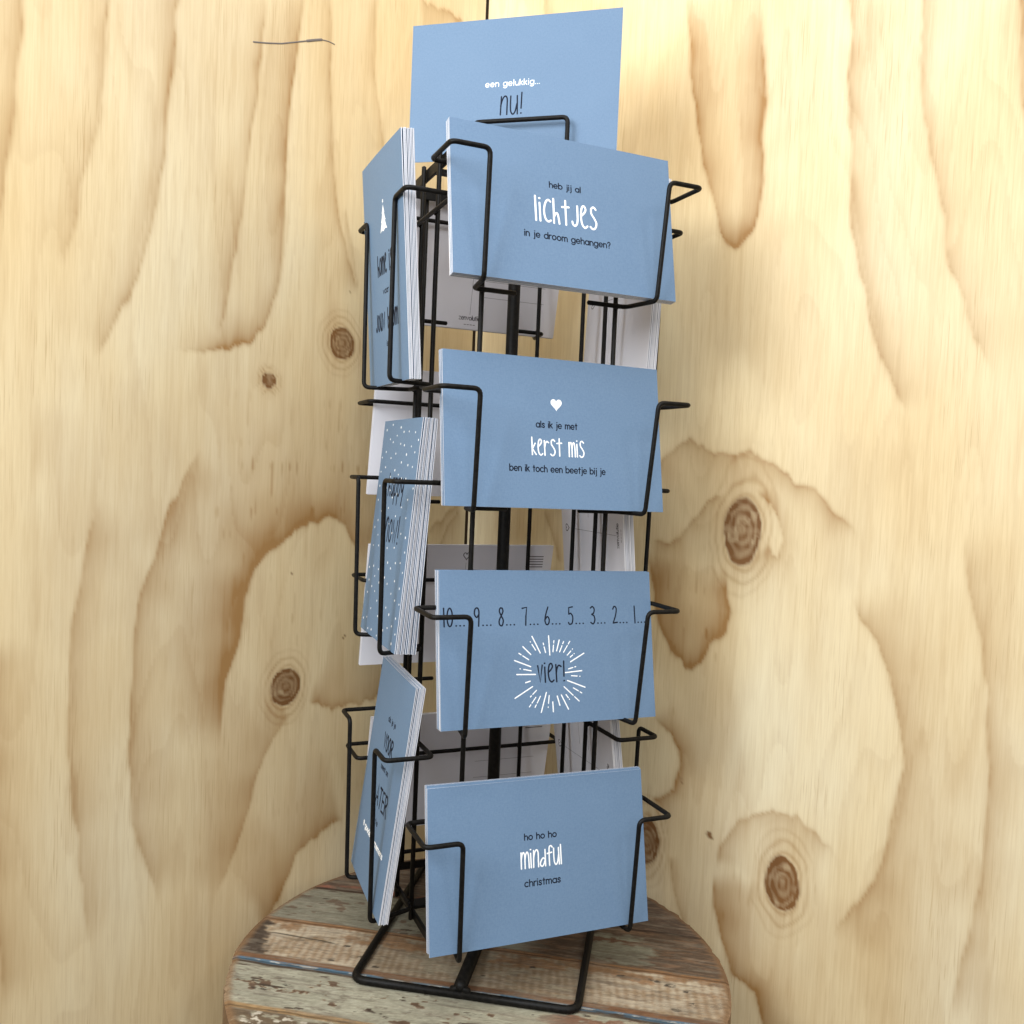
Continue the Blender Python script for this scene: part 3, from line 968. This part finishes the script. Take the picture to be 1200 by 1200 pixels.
def pose(c, x, y):
    """rack-local centre and axes -> world matrix"""
    X = Vector(x).normalized()
    Y = Vector(y)
    Y = (Y - X * Y.dot(X)).normalized()
    Z = X.cross(Y)
    M = Matrix((X, Y, Z)).transposed().to_4x4()
    M.translation = mmv(c)
    return RM @ M

def make_card(me, M, label, group=None):
    o = bpy.data.objects.new('postcard', me)
    COL.objects.link(o)
    o.matrix_world = M
    return tag(o, label, 'postcard', group)

def stack(M, w, h, n, thick, label_rest, group, jit=0.35, lean=0.0, back_print=None, back_label=None, raise_first=0.0, drop=0.0, rest=0.19):
    """the cards behind the front one, each an object of its own; they stand on level wires, so they shear up as they go back"""
    me = card_mesh(w, h, bow=0.3)
    wts = [random.choice((1, 1, 1, 1.6, 2.6)) for _ in range(n - 1)]
    free = max(thick - 0.43 * (n - 1), 0.02 * n)
    off = 0.0
    for k in range(1, n):
        off += 0.43 + free * wts[k - 1] / sum(wts)
        dy = -drop + rest * off * 0.8 + random.uniform(-0.15, jit * 0.6)
        if raise_first and k >= 2: dy += raise_first
        J = Matrix.Translation(Vector((random.uniform(-jit, jit), dy, -off)) * MM)
        J = J @ Matrix.Rotation(math.radians(random.uniform(-0.12, 0.12)), 4, 'Z')
        if lean:
            J = J @ Matrix.Translation(Vector((0, h / 2, 0)) * MM) @ Matrix.Rotation(math.radians(lean * k / n), 4, 'X') @ Matrix.Translation(Vector((0, -h / 2, 0)) * MM)
        last = (k == n - 1)
        o = make_card(me, M @ J, back_label if (last and back_label) else label_rest, None if (last and back_label) else group)
        if last and back_print:
            back_print(o)

FRONT_POSES = {
 'F1': ((-0.2, -78.5, 480.6), (1, -0.004, -0.002), (0.002, 0.190, 0.982)),
 'F2': ((3.0, -71.3, 348.3), (1, -0.008, -0.004), (0.003, 0.187, 0.982)),
 'F3': ((5.2, -72.8, 215.8), (1, 0.016, -0.012), (0.010, 0.196, 0.980)),
 'F4': ((-0.3, -84.4, 87.1), (1, 0.014, -0.016), (0.014, 0.208, 0.978)),
 'L1': ((-90.7, 0.2, 450.6), (0.006, -1, -0.004), (-0.071, -0.012, 0.997)),
 'L2': ((-79.3, 6.5, 281.5), (-0.012, -1, -0.004), (0.088, -0.006, 0.996)),
 'L3': ((-81.6, -3.7, 115.5), (-0.046, -1, -0.002), (0.124, -0.006, 0.992)),
}
CW, CH = 147.5, 94.0

BEND = {'F1': (0.5, -0.4), 'F2': (0.7, 0.5), 'F3': (0.5, 0.4), 'F4': (0.6, -0.9), 'L1': (0.4, 0.7), 'L2': (0.5, 0.5), 'L3': (0.5, 0.4)}

def front(key, w, h, label):
    M = pose(*FRONT_POSES[key])
    return M, make_card(card_mesh(w, h, bow=BEND[key][0], curl=BEND[key][1]), M, label)

# --- front face
M, c = front('F1', CW, CH, 'blue postcard reading heb jij al lichtjes in je droom gehangen, highest on the front')
printed(c, M_DARK, lambda bm: write(bm, SANS, 'heb jij al', -11.4, 9.4, 14.2, 2.35, 0.74))
printed(c, M_DARK, lambda bm: write(bm, SANS, 'in je droom gehangen?', -28.8, 28.3, -18.6, 2.55, 0.74))
printed(c, M_WHITE, lambda bm: write(bm, HAND, 'lichtjes', -21.2, 19.6, -8.0, 15.2, 1.22, 0.16))
stack(M, CW, CH, 11, 5.0, 'blue postcard tucked behind the lichtjes card in the top front pocket', 'cards behind the lichtjes card', jit=0.2, rest=-0.04)

M, c = front('F2', CW, CH, 'blue postcard reading als ik je met kerst mis, with a small white heart')
printed(c, M_DARK, lambda bm: write(bm, SANS, 'als ik je met', -14.2, 13.6, 3.1, 2.6, 0.74))
printed(c, M_DARK, lambda bm: write(bm, SANS, 'ben ik toch een beetje bij je', -32.4, 32.4, -24.5, 2.6, 0.74))
printed(c, M_WHITE, lambda bm: write(bm, HAND, 'kerst mis', -17.4, 18.0, -14.2, 10.8, 0.86))
printed(c, M_WHITE, lambda bm: blob(bm, heart(-0.3, 17.6, 7.6, 7.6)), 'printed_heart')
stack(M, CW, CH, 8, 5.5, 'blue postcard tucked behind the kerst mis card, its white edge showing on the left', 'cards behind the kerst mis card')

M, c = front('F3', CW, CH, 'blue postcard counting 10 to 1 and reading vier in a white sunburst')
for x, num in [(-71.0, '10'), (-51.6, '9'), (-35.3, '8'), (-19.8, '7'), (-4.3, '6'), (12.2, '5'), (28.2, '3'), (44.5, '2'), (61.0, '1')]:
    def f(bm):
        wid = max(layout(HAND, num, 0.14)[1] * 11.2, 0.5)
        write(bm, HAND, num, x, x + wid, 13.6, 10.9, 0.95)
        for q in range(3):
            d0 = x + wid + 2.0 + q * 2.5
            sweep(bm, [Vector((d0, 14.0, 0)) * MM, Vector((d0 + 0.2, 14.0, 0)) * MM], 0.0005, 8, flat=(Vector((0, 0, 1)), 0.00007))
    printed(c, M_DARK, f)
printed(c, M_DARK, lambda bm: write(bm, HAND, 'vier!', -10.2, 8.2, -21.6, 12.4, 1.05))
def sunburst(bm):
    rays = [(92, 12, 24, 's'), (83, 14, 21, 'd'), (74, 15, 22, 's'), (66, 15, 22, 'd'), (57, 16, 24, 'd'), (46, 16, 21, 't'), (38, 16.5, 20, 'd'), (29, 15, 25.5, 's'),
            (14, 12, 17, 'd'), (4, 9.5, 20.5, 's'), (-6, 13.5, 19, 't'), (-22, 11.5, 24, 's'), (-32, 17, 23.5, 'd'), (-44, 11.5, 25, 'd'), (-54, 16, 19.5, 't'), (-64, 14.5, 24.5, 's'),
            (-75, 14, 20, 's'), (-88, 17, 23, 's'), (-97, 13, 20, 't'), (-107, 11.5, 24, 's'), (-119, 15, 22.5, 'd'), (-127, 17, 24, 'd'), (-136, 13.5, 19, 'd'), (-150, 14, 27, 's'),
            (-165, 14, 17, 's'), (178, 10, 22, 's'), (168, 13, 20, 't'), (158, 14, 25, 's'), (146, 17, 24.5, 'd'), (135, 18, 25, 's'), (122, 18, 24, 't'), (116, 15, 26.5, 's'), (103, 14, 20, 'd')]
    for a, r0, r1, kind in rays:
        ca, sa = math.cos(math.radians(a)), math.sin(math.radians(a))
        P = lambda r: Vector((-1.2 + ca * r * 1.06, -17.0 + sa * r * 0.99, 0)) * MM
        fl = (Vector((0, 0, 1)), 0.00007)
        t = 0.00033
        if kind == 's':
            sweep(bm, [P(r0), P(r1)], t * 1.15, 8, flat=fl)
        elif kind == 'd':
            m_ = r0 + (r1 - r0) * 0.6
            sweep(bm, [P(r0), P(m_)], t, 8, flat=fl)
            sweep(bm, [P(m_ + 1.3), P(r1)], t, 8, flat=fl)
        else:
            m_ = r0 + (r1 - r0) * 0.7
            sweep(bm, [P(r0), P(m_)], t, 8, flat=fl)
            sweep(bm, [P(r1), P(r1 + 0.3)], t, 8, flat=fl)
printed(c, M_WHITE, sunburst, 'printed_sunburst')
stack(M, CW, CH, 9, 6.0, 'blue postcard tucked behind the countdown card, its white edge showing on the left', 'cards behind the countdown card')

M, c = front('F4', CW, CH, 'blue postcard reading ho ho ho mindful christmas, in front of the lowest front pocket')
printed(c, M_DARK, lambda bm: write(bm, SANS, 'ho ho ho', -11.6, 10.1, 11.5, 2.4, 0.74))
printed(c, M_DARK, lambda bm: write(bm, SANS, 'christmas', -12.4, 11.8, -15.6, 2.55, 0.74))
printed(c, M_WHITE, lambda bm: write(bm, HAND, 'mindful', -14.3, 13.4, -5.0, 11.4, 0.88, 0.10))
stack(M, CW, CH, 6, 3.6, 'blue postcard tucked behind the mindful christmas card in the lowest front pocket', 'cards behind the mindful christmas card', raise_first=1.2)

# --- left face (seen edge-on)
M, c = front('L1', CH, CW, 'blue portrait postcard reading home is waar jouw boom is, top of the left side')
printed(c, M_DARK, lambda bm: write(bm, HAND, 'home is', -15.0, 19.0, -2.6, 12.6, 1.85))
printed(c, M_DARK, lambda bm: write(bm, SANS, 'waar', -4.0, 9.0, -15.6, 2.4, 0.8))
printed(c, M_DARK, lambda bm: write(bm, HAND, 'jouw boom', -24.5, 27.5, -37.8, 12.0, 1.85))
printed(c, M_DARK, lambda bm: write(bm, SANS, 'is', 0.6, 3.6, -49.2, 2.4, 0.8))
def f(bm):
    blob(bm, [(2.7, 39.6), (4.4, 36.2), (5.4, 34.6), (4.3, 34.8), (6.2, 31.2), (7.8, 29.4), (6.0, 29.8), (8.4, 26.0), (10.6, 23.6), (6.0, 24.4), (2.0, 23.2), (-2.0, 24.2), (-5.2, 23.2), (-3.2, 26.2), (-1.4, 29.4), (-2.8, 29.2), (-0.6, 31.8), (0.8, 34.6), (-0.4, 34.6), (1.2, 36.8)])
    blob(bm, [(2.5 + 1.5 * math.cos(t * math.pi / 5) * (1 if t % 2 else 0.5), 42 + 1.5 * math.sin(t * math.pi / 5) * (1 if t % 2 else 0.5)) for t in range(10)])
printed(c, M_WHITE, f, 'printed_tree')
stack(M, CH, CW, 10, 7.0, 'blue portrait postcard fanned behind the home is waar card', 'cards behind the home is waar card', jit=0.5, rest=0)

M, c = front('L2', CH, CW, 'blue portrait postcard with white snow dots reading happy now, middle of the left side')
printed(c, M_DARK, lambda bm: write(bm, HAND, 'happy', -14.2, 23.0, 22.6, 14.5, 1.85))
printed(c, M_DARK, lambda bm: write(bm, HAND, 'now!', -9.0, 23.5, -7.6, 17.5, 1.85))
def snow(bm):
    r_ = random.Random(4)
    pts = []
    tries = 0
    while len(pts) < 100 and tries < 6000:
        tries += 1
        p = (r_.uniform(-44, 44), r_.uniform(-71, 71))
        if all((p[0] - q[0]) ** 2 + (p[1] - q[1]) ** 2 > 75 for q in pts):
            pts.append(p)
    for x, y in pts:
        r = r_.uniform(0.6, 0.9)
        blob(bm, [(x + r * math.cos(t * math.pi / 5), y + r * math.sin(t * math.pi / 5)) for t in range(10)])
printed(c, M_WHITE, snow, 'printed_snow')
stack(M, CH, CW, 15, 8.6, 'blue portrait postcard in the thick pile behind the happy now card', 'cards behind the happy now card', jit=0.5, lean=1.9, rest=0.05)

M, c = front('L3', CH, CW, 'blue portrait postcard with tall dark capitals and white small print, lowest on the left side')
printed(c, M_DARK, lambda bm: write(bm, SANS, 'als je je', -4.2, 16.0, 39.4, 2.4, 0.8))
printed(c, M_DARK, lambda bm: write(bm, HAND, 'VOOR', -6.8, 17.6, 20.5, 10.0, 1.85))
printed(c, M_DARK, lambda bm: write(bm, SANS, 'neemt om', -4.6, 15.2, 7.8, 2.3, 0.8))
printed(c, M_DARK, lambda bm: write(bm, HAND, 'LATER', -12.2, 25.0, -15.6, 12.6, 1.85))
printed(c, M_DARK, lambda bm: write(bm, SANS, 'te', 3.0, 9.2, -27.2, 2.4, 0.8))
printed(c, M_WHITE, lambda bm: write(bm, SANS, '# goede voornemens', -27.6, 31.6, -39.6, 2.5, 0.95))
stack(M, CH, CW, 9, 5.5, 'blue portrait postcard stacked behind the lowest card of the left side', 'cards behind the lowest left card', rest=0.1)

# --- back and right face: seen from behind, white backs towards us
def back_parts(card, to):
    """a postcard's back: divider, address lines, stamp box, small heart and the maker's line; to(x, y) maps the upright landscape back to the card"""
    fl = (Vector((0, 0, -1)), 0.00007)
    def stroke(bm, pts, t):
        sweep(bm, [Vector((*to(*p), -0.42)) * MM for p in pts], t * 0.5 * MM, 6, flat=fl)
    def ruled(bm):
        for y in (4, -10, -22):
            stroke(bm, [(12, y), (62, y)], 0.24)
    def stamp(bm):
        for k in range(5):
            stroke(bm, [(52, 38 - k * 2.1), (66, 38 - k * 2.1)], 0.8)
    def maker(bm):
        st, wd = layout(SANS, 'zenvolutie', 0.3)
        k = 17.0 / wd
        for q in st:
            stroke(bm, [(-6.5 + px * k, -40 + py * 2.2) for px, py in q], 0.62)
        for q in range(4):
            stroke(bm, [(-2 + q * 2.4, -43.5), (-0.6 + q * 2.4, -43.5)], 0.5)
    h = heart(2, 38, 5.2, 5.6)
    printed(card, M_GREY, lambda bm: stroke(bm, [(2, 33), (2, -36)], 0.24), 'dividing_line')
    printed(card, M_GREY, ruled, 'address_lines')
    printed(card, M_GREY, stamp, 'stamp_box')
    printed(card, M_GREY, maker, 'printed_text')
    printed(card, M_GREY, lambda bm: stroke(bm, h + [h[0]], 0.7), 'printed_heart')

back_landscape = lambda card: back_parts(card, lambda x, y: (-x, y))
back_portrait = lambda card: back_parts(card, lambda x, y: (y, x - 2))

# inner (white) face given by its centre; outward normal leans up like the front cards
def inner_stack(ci, x, y, w, h, thick, n, prn, front_label, mid_label, group, back_label):
    X = Vector(x).normalized(); Y = Vector(y); Y = (Y - X * Y.dot(X)).normalized(); Z = X.cross(Y)
    co = Vector(ci) + Z * thick
    M = pose(co, x, y)
    make_card(card_mesh(w, h), M, front_label)
    stack(M, w, h, n, thick - 0.42, mid_label, group, back_print=prn, back_label=back_label)

TB = 0.19
for (ux, vb, zb, th, n, where) in [(-4.5, 82, 430, 4.5, 6, 'top'), (-3.0, 82, 301.5, 4.5, 6, 'second highest'), (-4.0, 82, 173.2, 5.0, 7, 'third highest'), (2.0, 82, 45.5, 4.0, 6, 'lowest')]:
    y = (0, -TB, 1)
    ly = math.sqrt(1 + TB * TB)
    ci = (ux, vb - TB / ly * CH / 2, zb + CH / 2 / ly)
    inner_stack(ci, (-1, 0, 0), y, CW, CH, th, n, back_landscape,
                'outermost postcard of the %s back pocket, facing the plywood' % where,
                'postcard pressed inside the %s back pocket pile, white edges showing' % where,
                'cards inside the %s back pocket' % where,
                'white postcard back with address lines facing us in the %s back pocket' % where)
for (ui, slope, zc, th, n, where) in [(81.0, 0.037, 450.6, 7.5, 10, 'top'), (68.0, -0.10, 281.5, 8.0, 11, 'middle'), (70.2, -0.14, 115.5, 7.0, 9, 'lowest')]:
    inner_stack((ui, 0, zc), (0, 1, 0), (slope, 0, 1), CH, CW, th, n, back_portrait,
                'outermost portrait postcard of the %s right pocket, facing the plywood' % where,
                'portrait postcard inside the %s right pocket pile, white edges showing' % where,
                'cards inside the %s right pocket' % where,
                'white portrait postcard back facing us in the %s right pocket' % where)

# ---------------------------------------------------------------- header card in its wire holder on top of the post
hc = Vector((-7.4, 6.7, 585.5))
ha = math.atan2(-0.257, 0.966)
HM = Matrix.Rotation(ha, 4, 'Z')
HX = HM @ Vector((1, 0, 0))
M = Matrix((HX, Vector((0, 0, 1)), HX.cross(Vector((0, 0, 1))))).transposed().to_4x4()
M.translation = hc * MM
hcard = make_card(card_mesh(148, 94.5, th=0.5), M, 'large blue card reading een gelukkig nu, standing upright on top of the rack')
hcard.name = 'header_card'
hcard['category'] = 'card'
printed(hcard, M_WHITE, lambda bm: write(bm, SANS, 'een gelukkig...', -19.0, 19.2, 1.5, 2.6, 0.56, 0.40))
printed(hcard, M_DARK, lambda bm: write(bm, HAND, 'nu!', -7.6, 7.6, -17.8, 14.2, 1.0))
# holder: front and back loop joined under the card (rack-local)
RI = RM.inverted()
hp = lambda x, d, z: RI @ (hc * MM + (HX * x + HX.cross(Vector((0, 0, 1))) * d) * MM + Vector((0, 0, z)) * MM)
zt, zb_ = -24.6, -49.6
pts = [hp(4, 7, zb_), hp(-24, 7, zb_), hp(-24, 7, zt), hp(41.5, 7, zt), hp(41.5, 7, zb_), hp(41.5, -6, zb_), hp(41.5, -6, zt), hp(-24, -6, zt), hp(-24, -6, zb_), hp(4, -6, zb_)]
tube_obj('sign_holder', pts, 0.00155, rack, fr=0.004)
